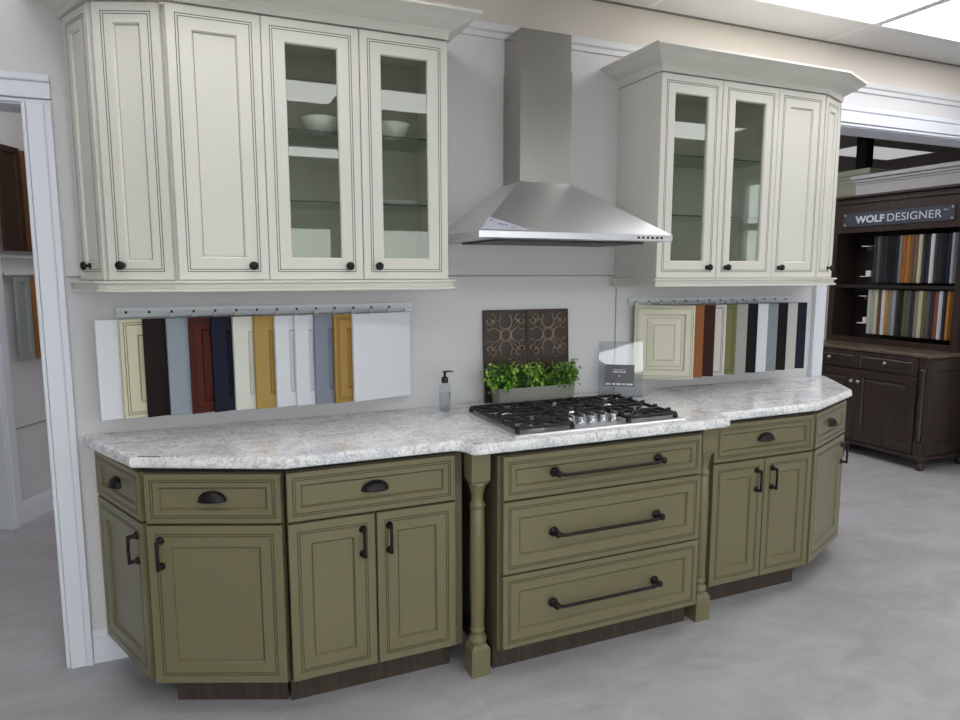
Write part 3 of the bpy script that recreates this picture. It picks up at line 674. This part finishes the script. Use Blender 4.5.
# ---------------------------------------------------------------- pressed tin panel
def tin():
    a = math.radians(3.0); w, h = .455, .436
    X = T(1.684, -.034, .9225) @ Matrix.Rotation(-a, 4, 'X')
    t = thing('tin_panel', 'dark bronze pressed tin panel with scroll relief leaning on the wall behind the planter', 'panel', (1.684, -.034, .9225))
    MB().box((0, 0, 0), (w, .010, h), X, bev=.001).build('backing', M['tin'], t)
    b = None
    def R(cx, cz, r, w_=.0028, a0=0, a1=2 * PI, n=18, dr=0):
        full = abs(a1 - a0 - 2 * PI) < 1e-6
        w_ *= 1.35; P = [(cx + (r + dr * i / n) * math.cos(a0 + (a1 - a0) * i / n), -.002, cz + (r + dr * i / n) * math.sin(a0 + (a1 - a0) * i / n)) for i in range(n + (0 if full else 1))]
        b.tube(P, w_, X, 6, closed=full)
    def dot(cx, cz, r): b.lathe([(r, 0), (r * .8, r * .5), (r * .4, r * .75), (.0005, r * .8)], X @ T(cx, 0, cz) @ OUT, 10, capb=False, capt=False)
    for (tx, tz, tw, th, zlim) in [(0, .198, .2275, .238, 9), (.2275, .198, .2275, .238, 9), (0, -.045, .2275, .238, 0), (.2275, -.045, .2275, .238, 0)]:
        cx, cz = tx + tw / 2, tz + th / 2; b = MB()
        if zlim == 0: cz = tz + th / 2
        items = []
        for k in range(4):
            an = k * PI / 2
            ox, oz = math.cos(an), math.sin(an)
            items.append(('r', cx + ox * .062, cz + oz * .062, .033, .0024, an + .7, an + 2 * PI - .7, 0))
            an2 = an + PI / 4; dx, dz_ = math.cos(an2), math.sin(an2)
            items.append(('r', cx + dx * .108 + .012 * dz_, cz + dz_ * .108 - .012 * dx, .020, .0024, an2 + 2, an2 + 6.2, -.010))
            items.append(('r', cx + dx * .108 - .012 * dz_, cz + dz_ * .108 + .012 * dx, .020, .0024, an2 - 2, an2 - 6.2, -.010))
            items.append(('l', cx + dx * .045, cz + dz_ * .045, cx + dx * .135, cz + dz_ * .135))
            for s_ in (-1, 1):
                items.append(('d', cx + ox * .030 - s_ * oz * .020, cz + oz * .030 + s_ * ox * .020, .0065))
                items.append(('d', cx + ox * .092 - s_ * oz * .026, cz + oz * .092 + s_ * ox * .026, .0065))
                items.append(('d', cx + ox * .070 - s_ * oz * .044, cz + oz * .070 + s_ * ox * .044, .0055))
        items.append(('r', cx, cz, .026, .0028, 0, 2 * PI, 0))
        for it in items:
            zc = it[2]
            if zc < .012 or zc > h - .012 or it[1] < .01 or it[1] > w - .01: continue
            if zlim == 0 and zc > .185: continue
            if it[0] == 'r':
                if zc - it[3] < .002 or zc + it[3] > h - .002 or it[1] - it[3] < .002 or it[1] + it[3] > w - .002: continue
                R(it[1], it[2], it[3], it[4], it[5], it[6], 16, it[7])
            elif it[0] == 'd': dot(it[1], it[2], it[3])
            else:
                if it[4] > h - .004 or it[4] < .004: continue
                b.tube([(it[1], -.001, it[2]), (it[3], -.001, it[4])], .0030, X, 6)
        b.build('relief', M['tin_hi'], t)  # relief coloured paler than the backing to paint in its highlights
    b = MB().box((.225, -.003, .002), (.231, 0, h - .002), X, bev=.001).box((0, -.004, .193), (w, 0, .200), X, bev=.001)
    b.box((0, -.003, h - .006), (w, 0, h), X, bev=.001).box((0, -.003, 0), (.005, 0, h), X, bev=.001).box((w - .005, -.003, 0), (w, 0, h), X, bev=.001)
    b.build('tile_border', M['tin'], t)
tin()
# ---------------------------------------------------------------- planter
def planter():
    x0, x1, y0, y1, z0, z1 = 1.705, 2.105, -.150, -.050, .9225, 1.005
    t = thing('potted_plant', 'bushy green artificial plant in a long grey trough behind the cooktop', 'plant', ((x0 + x1) / 2, -.10, z0))
    def q(e, z): return [(x0 + e, y0 + e * .6, z), (x1 - e, y0 + e * .6, z), (x1 - e, y1 - e * .6, z), (x0 + e, y1 - e * .6, z)]
    MB().strip([q(.010, z0), q(0, z1), q(.006, z1), q(.008, z1 - .015)]).build('trough', M['planter'], t)
    MB().box((x0 + .012, y0 + .012, z1 - .014), (x1 - .012, y1 - .012, z1 - .006)).build('soil', M['soil'], t)
    rnd = random.Random(3); b = MB()
    for c in range(64):
        u = rnd.random(); bx = x0 + .01 + (x1 - x0 - .02) * u; by = -.10 + rnd.uniform(-.04, .035)
        top = Vector((bx + rnd.uniform(-.035, .035) + (u - .5) * .07, by + rnd.uniform(-.045, .02), z1 + rnd.uniform(.02, .118)))
        base = Vector((bx, by, z1 - .008))
        b.tube([base, (base + top) / 2 + Vector((rnd.uniform(-.008, .008), 0, .005)), top], .0012, n=4, mi=2)
        mi = rnd.choice([0, 0, 0, 1, 2])
        for k in range(34):
            f_ = rnd.random() ** .6; p = base.lerp(top, f_) + Vector((rnd.gauss(0, .013), rnd.gauss(0, .012), rnd.gauss(0, .010)))
            p.z = max(p.z, z1 - .004 if y0 < p.y < y1 and x0 < p.x < x1 else z1 - .012); p.y = min(p.y, -.072)
            s_ = rnd.uniform(.009, .0165)
            X = Matrix.Translation(p) @ Matrix.Rotation(rnd.uniform(0, 2 * PI), 4, 'Z') @ Matrix.Rotation(rnd.uniform(-1.2, .6), 4, 'X')
            b.add([(0, 0, 0), (s_ * .5, s_ * .5, s_ * .15), (s_ * .42, s_ * 1.1, .0), (0, s_ * 1.5, -s_ * .2), (-s_ * .42, s_ * 1.1, 0), (-s_ * .5, s_ * .5, s_ * .15)], [(0, 1, 2, 3), (0, 3, 4, 5)], X, mi if rnd.random() < .75 else rnd.choice([0, 1, 2]))
    o = b.build('foliage', [M['leaf'], M['leaf2'], M['leaf3']], t)
planter()
# ---------------------------------------------------------------- clear acrylic sign
def acrylic():
    t = thing('sign_holder', 'clear acrylic sign holder with a small dark card, right of the planter', 'sign', (2.37, -.16, .9225))
    a = math.radians(17.2); XB = T(2.280, -.080, .9227) @ Matrix.Rotation(math.radians(-35), 4, 'Z'); X = XB @ Matrix.Rotation(-a, 4, 'X'); w, h = .216, .279
    b = MB().box((0, 0, 0), (w, .003, h), X).box((0, -.0012, 0), (w, .045, .003), XB)
    b.build('acrylic_panel', M['acr'], t)
    c = MB().box((.030, -.0016, .050), (.175, -.0004, .160), X).build('card', M['card'], t)
    for i, (x, ww) in enumerate([(.036, .024), (.067, .016), (.088, .023), (.116, .016), (.138, .030)]): MB().box((x, -.0022, .057), (x + ww, -.0016, .066), X).build('logo', M['cardw'], c)
    MB().box((.098, -.0022, .100), (.106, -.0016, .106), X).build('emblem', M['cardw'], c)
    b = MB().box((.072, -.0022, .134), (.132, -.0016, .1365), X)
    for i in range(6): b.box((.070 + i * .011, -.0022, .119), (.077 + i * .011, -.0016, .128), X)
    b.build('text_line', M['cardw'], c)
acrylic()

# ---------------------------------------------------------------- door samples on the wall rails
PAL = dict(white=((226, 228, 234), None), cream=((214, 210, 182), (120, 110, 80)), espresso=((30, 19, 17), None), dusty_blue=((150, 160, 170), None), cherry=((84, 34, 27), (44, 20, 16)), navy=((25, 30, 48), None),
           ivory=((222, 222, 214), None), golden=((176, 146, 84), (130, 100, 52)), pearl=((222, 226, 232), None), blue_grey=((134, 142, 156), None), honey=((172, 138, 76), (120, 92, 48)),
           orange=((152, 96, 52), (110, 64, 30)), mahogany=((58, 28, 24), None), glazed=((214, 212, 204), (96, 92, 86)), olive=((122, 122, 78), (84, 82, 48)), grey=((166, 164, 160), None), black=((13, 12, 13), None), steel_blue=((138, 146, 150), None), dark_brown=((20, 14, 14), None), light_grey=((196, 194, 190), None), cream_raised=((222, 219, 200), (166, 160, 130)))
PM = {}
def pmat(k):
    if k not in PM:
        c, g = PAL[k]; PM[k] = [mat('sample_' + k, c, .5, spec=.15), mat('sample_line_' + k, g or tuple(int(v * .86) for v in c), .5)]
    return PM[k]
def sample(xh, yh, ang, side, k, style, lab, grp, ztop=1.362, h=.372, w=.278):
    """hinged at (xh, yh); side -1 free edge to the left, +1 free edge to the right; face looks to the room"""
    if side < 0:
        fx, fy = xh - w * math.cos(ang), yh - w * math.sin(ang); X = frame_X((fx, fy), (xh, yh), ztop - h)[0]
    else:
        fx, fy = xh + w * math.cos(ang), yh - w * math.sin(ang); X = frame_X((xh, yh), (fx, fy), ztop - h)[0]
    t = thing('door_sample', lab, 'door sample', (xh, yh, ztop - h), 0, grp)
    if style == 'slab': b = MB().box((0, -.016, 0), (w, 0, h), X, bev=.0015)
    elif style == 'raised': b = door_mb(w, h, .045, X, t=.016, gr=.008, raised=.052)
    else: b = door_mb(w, h, .058, X, t=.016, gr=0 if style == 'shaker' else .012)
    b.build('panel', pmat(k), t)
    hx = w - .012 if side < 0 else .012
    MB().box((hx - .006, -.008, h), (hx + .006, .002, h + .016), X).build('hanger', M['metalw'], t)
gl = 'door samples on the left wall rail'; gr_ = 'door samples on the right wall rail'
def rail_obj(x0, x1, lab):
    t = thing('sample_rail', lab, 'rail', ((x0 + x1) / 2, -.005, 1.385), 0, 'wall rails holding door samples')
    MB().box((x0, -.012, 1.363), (x1, -.001, 1.402), bev=.002).build('back_plate', M['trim'], t)
    MB().box((x0, -.026, 1.379), (x1, -.012, 1.386), bev=.001).build('hanging_bar', M['metalw'], t)
    n = int((x1 - x0) / .079)
    for i in range(n): MB().box((x0 + .033 + i * .079, -.0275, 1.3788), (x0 + .041 + i * .079, -.0135, 1.3878)).build('hook', M['gap'], t)
    return t
rail_obj(.165, 1.335, 'pale wall rail with hooks holding the left row of door samples')
rail_obj(2.500, 3.640, 'pale wall rail with hooks holding the right row of door samples')
LS = [('white', 'slab', 'white slab door sample, leftmost on the left rail'), ('cream', 'glazed', 'cream glazed door sample, second from left on the left rail'), ('espresso', 'slab', 'near black espresso door sample on the left rail'),
      ('dusty_blue', 'slab', 'pale dusty blue door sample between espresso and cherry on the left rail'), ('cherry', 'raised', 'dark red cherry raised door sample on the left rail'), ('navy', 'shaker', 'navy blue door sample on the left rail, beside the cherry one'),
      ('ivory', 'shaker', 'off white door sample right beside the navy one on the left rail'), ('golden', 'shaker', 'golden maple door sample between two white ones on the left rail'), ('pearl', 'shaker', 'white door sample just right of the first golden one on the left rail'),
      ('pearl', 'shaker', 'white door sample just left of the grey blue one on the left rail'), ('blue_grey', 'shaker', 'grey blue door sample left of the second golden one on the left rail'), ('honey', 'glazed', 'golden honey door sample beside the large white slab on the left rail'),
      ('white', 'slab', 'large fully visible white slab door sample at the right end of the left rail')]
n = len(LS)
for i, (k, st, lb) in enumerate(LS):
    xh = 1.313 - (n - 1 - i) * .0786
    sample(xh, -.030, math.radians(14.5), -1, k, st, lb, gl)
RS = [('cream_raised', 'raised', 'large cream raised-panel door sample at the left end of the right rail'), ('orange', 'shaker', 'orange brown wood door sample on the right rail'), ('mahogany', 'shaker', 'dark mahogany door sample beside the orange one on the right rail'),
      ('glazed', 'glazed', 'off white door sample with dark glaze lines on the right rail'), ('olive', 'glazed', 'olive green door sample on the right rail'), ('grey', 'slab', 'mid grey door sample between olive and black on the right rail'), ('black', 'slab', 'black door sample between grey and white on the right rail'),
      ('white', 'slab', 'bright white door sample on the right rail'), ('steel_blue', 'slab', 'blue grey door sample right of the white one on the right rail'), ('dark_brown', 'slab', 'very dark brown door sample near the right end of the right rail'), ('light_grey', 'slab', 'light grey door sample, second from the right end of the right rail'), ('navy', 'slab', 'dark navy door sample, last at the right end of the right rail')]
for i, (k, st, lb) in enumerate(RS):
    ang = math.radians(30 - i * .9)
    xh = 2.523 + i * .0742
    sample(xh, -.030, ang, 1, k, st, lb, gr_, ztop=1.367, w=.300 if i == 0 else .288, h=.378 if i == 0 else .372)

# ---------------------------------------------------------------- dark hutch beyond the opening
HX, HY0, HY1 = 5.575, .44, 1.62
def HF(x=HX, z=0): return Matrix.Translation((x, HY1, z)) @ Matrix.Rotation(-PI / 2, 4, 'Z')    # local x runs towards the camera, -y faces the showroom
t = thing('display_hutch', 'dark espresso display hutch seen through the opening at right', 'hutch', (HX, 1.03, 0), 0)
WH = HY1 - HY0; D = .56
X = HF()
b = MB().box((.0, .0, .10), (WH, D, .885), X, bev=.003)
b.box((-.012, -.012, .085), (WH + .012, D, .115), X, bev=.004)
b.build('base_carcass', M['espresso'], t)
MB().box((-.018, -.022, .885), (WH + .018, D, .915), X, bev=.006).build('base_top', M['hutch_top'], t)
for (lx, ly) in [(.03, .03), (WH - .03, .03), (.03, D - .05), (WH - .03, D - .05)]:
    MB().lathe([(.020, 0), (.030, .012), (.036, .035), (.030, .055), (.022, .062), (.032, .070), (.034, .0855)], X @ T(lx, ly, 0), 18).build('bun_foot', M['espresso'], t)
pil = .075
for k in range(2):
    xa = pil + .004 + k * (WH / 2 - pil + .0); w_ = WH / 2 - pil - .008
    xa = pil + .002 if k == 0 else WH / 2 + .002
    w_ = WH / 2 - pil - .004
    Y = X @ T(xa, -.001, 0)
    dr = door_mb(w_, .135, .028, Y @ T(0, 0, .742), gr=.0, rec=.006, raised=.012).build('drawer', [M['espresso'], M['esp_line']], t)
    b = MB().lathe([(.007, 0), (.006, .012), (.014, .016), (.015, .022), (.009, .028), (.001, .029)], Y @ T(w_ / 2, -.02, .81) @ OUT, 14); b.build('knob', M['pewter'], dr)
    dd = door_mb(w_, .60, .062, Y @ T(0, 0, .128), gr=.0, rec=.008, raised=.03).build('door', [M['espresso'], M['esp_line']], t)
    b = MB().lathe([(.007, 0), (.006, .012), (.014, .016), (.015, .022), (.009, .028), (.001, .029)], Y @ T(w_ - .03 if k == 0 else .03, -.02, .63) @ OUT, 14); b.build('knob', M['pewter'], dd)
for k in range(2):
    xa = 0 if k == 0 else WH - pil
    b = MB().box((xa + .006, -.012, .12), (xa + pil - .006, 0, .23), X, bev=.003).box((xa + .006, -.012, .80), (xa + pil - .006, 0, .88), X, bev=.003)
    b.lathe([(.018, .23), (.024, .24), (.018, .26), (.024, .50), (.018, .76), (.024, .785), (.018, .80)], X @ T(xa + pil / 2, -.004, 0), 16); b.build('pilaster', M['espresso'], t)
# side panel detail facing the camera
XSD = Matrix.Translation((HX, HY0, 0))
door_mb(D - .02, .74, .08, XSD @ T(.01, -.0005, .125), t=.010, gr=.0, rec=.006).build('side_panel', [M['espresso'], M['esp_line']], t)
UX = 5.885; X = HF(UX); UD = .28
b = MB().box((0, 0, .9152), (.055, UD, 2.19), X).box((WH - .055, 0, .9152), (WH, UD, 2.19), X).box((.055, 0, 1.885), (WH - .055, .02, 2.19), X).box((.055, 0, .9152), (WH - .055, .02, .965), X)
b.box((.055, .02, 2.15), (WH - .055, UD, 2.19), X).box((.055, UD - .012, .9152), (WH - .055, UD, 2.15), X, mi=1)
b.box((.055, .02, 1.400), (WH - .055, .21, 1.428), X, mi=1)
b.box((-.015, -.018, 2.135), (WH + .015, UD, 2.160), X, bev=.003).box((-.03, -.035, 2.185), (WH + .03, UD, 2.205), X, bev=.003)
b.build('upper_carcass', [M['espresso'], M['hutch_in']], t)
# sign plate
sg = thing('sign_plate', 'grey plate reading WOLF DESIGNER across the top of the dark hutch', 'sign', (UX - .004, 1.03, 1.99), 0)
b = MB().box((.112, -.010, 1.935), (1.085, -.0005, 2.055), X, bev=.001); b.build('plate', M['sign'], sg)
for (a, c) in [(.130, 1.952), (.130, 2.038), (1.068, 1.952), (1.068, 2.038)]:
    MB().lathe([(.010, 0), (.010, .004), (.006, .007), (.001, .008)], X @ T(a, -.010, c) @ OUT, 12).build('screw_cap', M['pewter'], sg)
def text(s_, x0, x1, z0, z1, bold, name, parent, m):
    cu = bpy.data.curves.new(name, 'FONT'); cu.body = s_; cu.size = .085; cu.extrude = .001; cu.offset = bold; cu.space_character = 1.04
    o = bpy.data.objects.new(name, cu); COL.objects.link(o)
    bpy.context.view_layer.update()
    me = bpy.data.meshes.new_from_object(o.evaluated_get(bpy.context.evaluated_depsgraph_get()))
    bpy.data.objects.remove(o)
    n_ = bpy.data.objects.new(name, me); COL.objects.link(n_); me.materials.clear(); me.materials.append(m)
    ax, bx = min(v.co.x for v in me.vertices), max(v.co.x for v in me.vertices); ay, by = min(v.co.y for v in me.vertices), max(v.co.y for v in me.vertices)
    Y = X @ T(x0, -.0108, z0) @ Matrix.Rotation(PI / 2, 4, 'X') @ Matrix.Diagonal(((x1 - x0) / (bx - ax), (z1 - z0) / (by - ay), 1, 1)) @ T(-ax, -ay, 0)
    me.transform(parent.matrix_basis.inverted() @ Y); n_.parent = parent
text('WOLF', .232, .505, 1.963, 2.026, .0030, 'lettering', sg, M['letter'])
text('DESIGNER', .532, .987, 1.963, 2.026, .0, 'lettering', sg, M['letter'])
text('TM', .996, 1.030, 2.012, 2.027, .0, 'lettering', sg, M['letter'])
# narrow colour samples in the hutch
HC = dict(charcoal=(52, 50, 52), black=(28, 28, 32), navy=(36, 38, 54), grey=(134, 132, 122), rust=(164, 98, 52), amber=(178, 128, 62), brown=(128, 90, 62), taupe=(112, 100, 90), cream=(204, 202, 170), white=(222, 222, 226), silver=(160, 164, 168), sage=(186, 192, 178), slate=(96, 94, 100), walnut=(96, 70, 54), olive=(104, 98, 60), tan=(180, 134, 72), brick=(134, 76, 58), pearl=(206, 208, 220), dark_green=(50, 58, 54))
HM = {k: mat('strip_' + k, v, .45) for k, v in HC.items()}
up = ['charcoal', 'slate', 'charcoal', 'charcoal', 'black', 'black', 'navy', 'grey', 'rust', 'amber', 'brown', 'taupe', 'cream', 'charcoal', 'navy', 'white', 'dark_green', 'charcoal', 'black', 'navy', 'silver']
lo = ['sage', 'silver', 'cream', 'walnut', 'white', 'tan', 'grey', 'silver', 'charcoal', 'black', 'olive', 'slate', 'charcoal', 'grey', 'cream', 'olive', 'slate', 'charcoal', 'brick', 'pearl', 'black', 'amber']
seen = {}
def strips(cols, ya, yb, z0, z1, row):
    n = len(cols)
    for i, c in enumerate(cols):
        y = ya + (yb - ya) * (i + .5) / n; pitch = abs(yb - ya) / n
        lx = HY1 - y
        Y = HF(UX + .045) @ T(lx, 0, 0) @ Matrix.Rotation(math.radians(-25), 4, 'Z')
        prev = cols[i - 1].replace('_', ' ') if i else 'left end'; nxt = cols[i + 1].replace('_', ' ') if i < n - 1 else 'right end'
        lab = '%s colour sample, %s row of the hutch, between %s and %s' % (c.replace('_', ' '), row, prev, nxt)
        w_ = pitch * .83
        pr2 = [(-w_ / 2, z0 + .008), (-w_ / 2 + .006, z0), (w_ / 2 - .006, z0), (w_ / 2, z0 + .008), (w_ / 2, z1 - .008), (w_ / 2 - .006, z1), (-w_ / 2 + .006, z1), (-w_ / 2, z1 - .008)]
        b = MB().strip([[(x, .0, z) for x, z in pr2], [(x, .10, z) for x, z in pr2]], Y)
        o = b.build('color_sample', HM[c], None, (UX, y, z0))
        tag(o, lab, 'color sample', 'colour samples in the %s row of the hutch' % row)
strips(up, 1.240, .545, 1.448, 1.842, 'upper')
strips(lo, 1.264, .548, 1.000, 1.388, 'lower')
X = HF(UX)
for (z, on, l) in [(1.742, False, 'top'), (1.497, True, 'second'), (1.305, False, 'third'), (1.085, True, 'lowest')]:
    tt = thing('card_holder', 'small white card holder left of the hutch samples, the %s of four' % l, 'holder', (UX + .1, 1.31, z), 0, 'white card holders in the hutch')
    lx = HY1 - 1.315
    zz = z if on else z + .02
    MB().box((lx - .040, .05, zz), (lx + .030, .25, zz + .006), X).build('ledge', M['cardw'], tt)
    MB().box((lx - .022, .10, zz + .006 if on else zz - .035), (lx + .028, .12, zz + .055 if on else zz), X).build('card', M['cardw'] if on else M['hutch_top'], tt)

# cream cabinet and dark post further back
t = thing('tall_cabinet', 'pale green tall cabinet with crown far behind the dark hutch', 'cabinet', (6.45, 2.3, 0))
MB().box((6.42, 1.72, 0), (7.0, 3.0, 2.40)).build('carcass', M['paleg'], t)
b = MB()
for (o, z0, z1) in [(.01, 2.40, 2.43), (.035, 2.43, 2.46), (.07, 2.46, 2.51)]: b.box((6.42 - o, 1.72 - o, z0), (7.0, 3.0, z1), bev=.003)
b.build('crown', M['paleg'], t)
XX = Matrix.Translation((6.42, 3.0, 0)) @ Matrix.Rotation(-PI / 2, 4, 'Z')
for k in range(3): door_mb(.41, 2.2, .06, XX @ T(.01 + k * .425, -.0005, .12)).build('door', [M['paleg'], M['cglaze']], t)
tag(MB().box((6.72, 1.99, 2.512), (6.83, 2.10, ZC2), bev=.003).build('ceiling_post', M['dpost'], None, (6.77, 2.04, 2.512)), 'short black post between the pale green cabinet top and the back ceiling', 'post')

# ---------------------------------------------------------------- samples beyond the left doorway
PAL.update(walnut2=((62, 44, 34), (40, 28, 22)), brown2=((98, 66, 44), None), sage2=((150, 156, 152), None), tan2=((150, 98, 54), None))
def slant_sample(s0, y1, z0, z1, k, style, lab, w=.17, ang=50):
    Y = XS @ T(s0, -.03, 0) @ Matrix.Rotation(math.radians(ang), 4, 'Z') @ T(-w, 0, 0)
    tt = thing('door_sample', lab, 'door sample', tuple(Y.to_translation()), 0, 'door samples beyond the left doorway')
    b = door_mb(w, z1 - z0, .035, Y @ T(0, 0, z0), t=.018, gr=0) if style else MB().box((0, -.02, z0), (w, 0, z1), Y, bev=.002)
    b.build('panel', pmat(k), tt)
slant_sample(.200, 0, 1.665, 2.275, 'walnut2', 1, 'dark walnut door sample high on the slanted wall beyond the left doorway', .19, 5)
slant_sample(.360, 0, 1.665, 2.265, 'brown2', 0, 'brown door sample beside the dark walnut one beyond the left doorway', .155, 5)
slant_sample(.200, 0, 1.01, 1.512, 'sage2', 1, 'pale grey green door sample low on the slanted wall beyond the left doorway', .13, 5)
slant_sample(.360, 0, 1.01, 1.505, 'tan2', 0, 'tan door sample beside the grey green one beyond the left doorway', .155, 5)
for (z, l) in [(1.622, 'upper'), (1.520, 'lower')]:
    tag(MB().box((.03, -.03, z), (1.2, -.0005, z + .020), XS, bev=.002).build('sample_rail', M['crown_w']), 'pale %s rail on the slanted wall beyond the left doorway' % l, 'rail', 'rails beyond the left doorway')
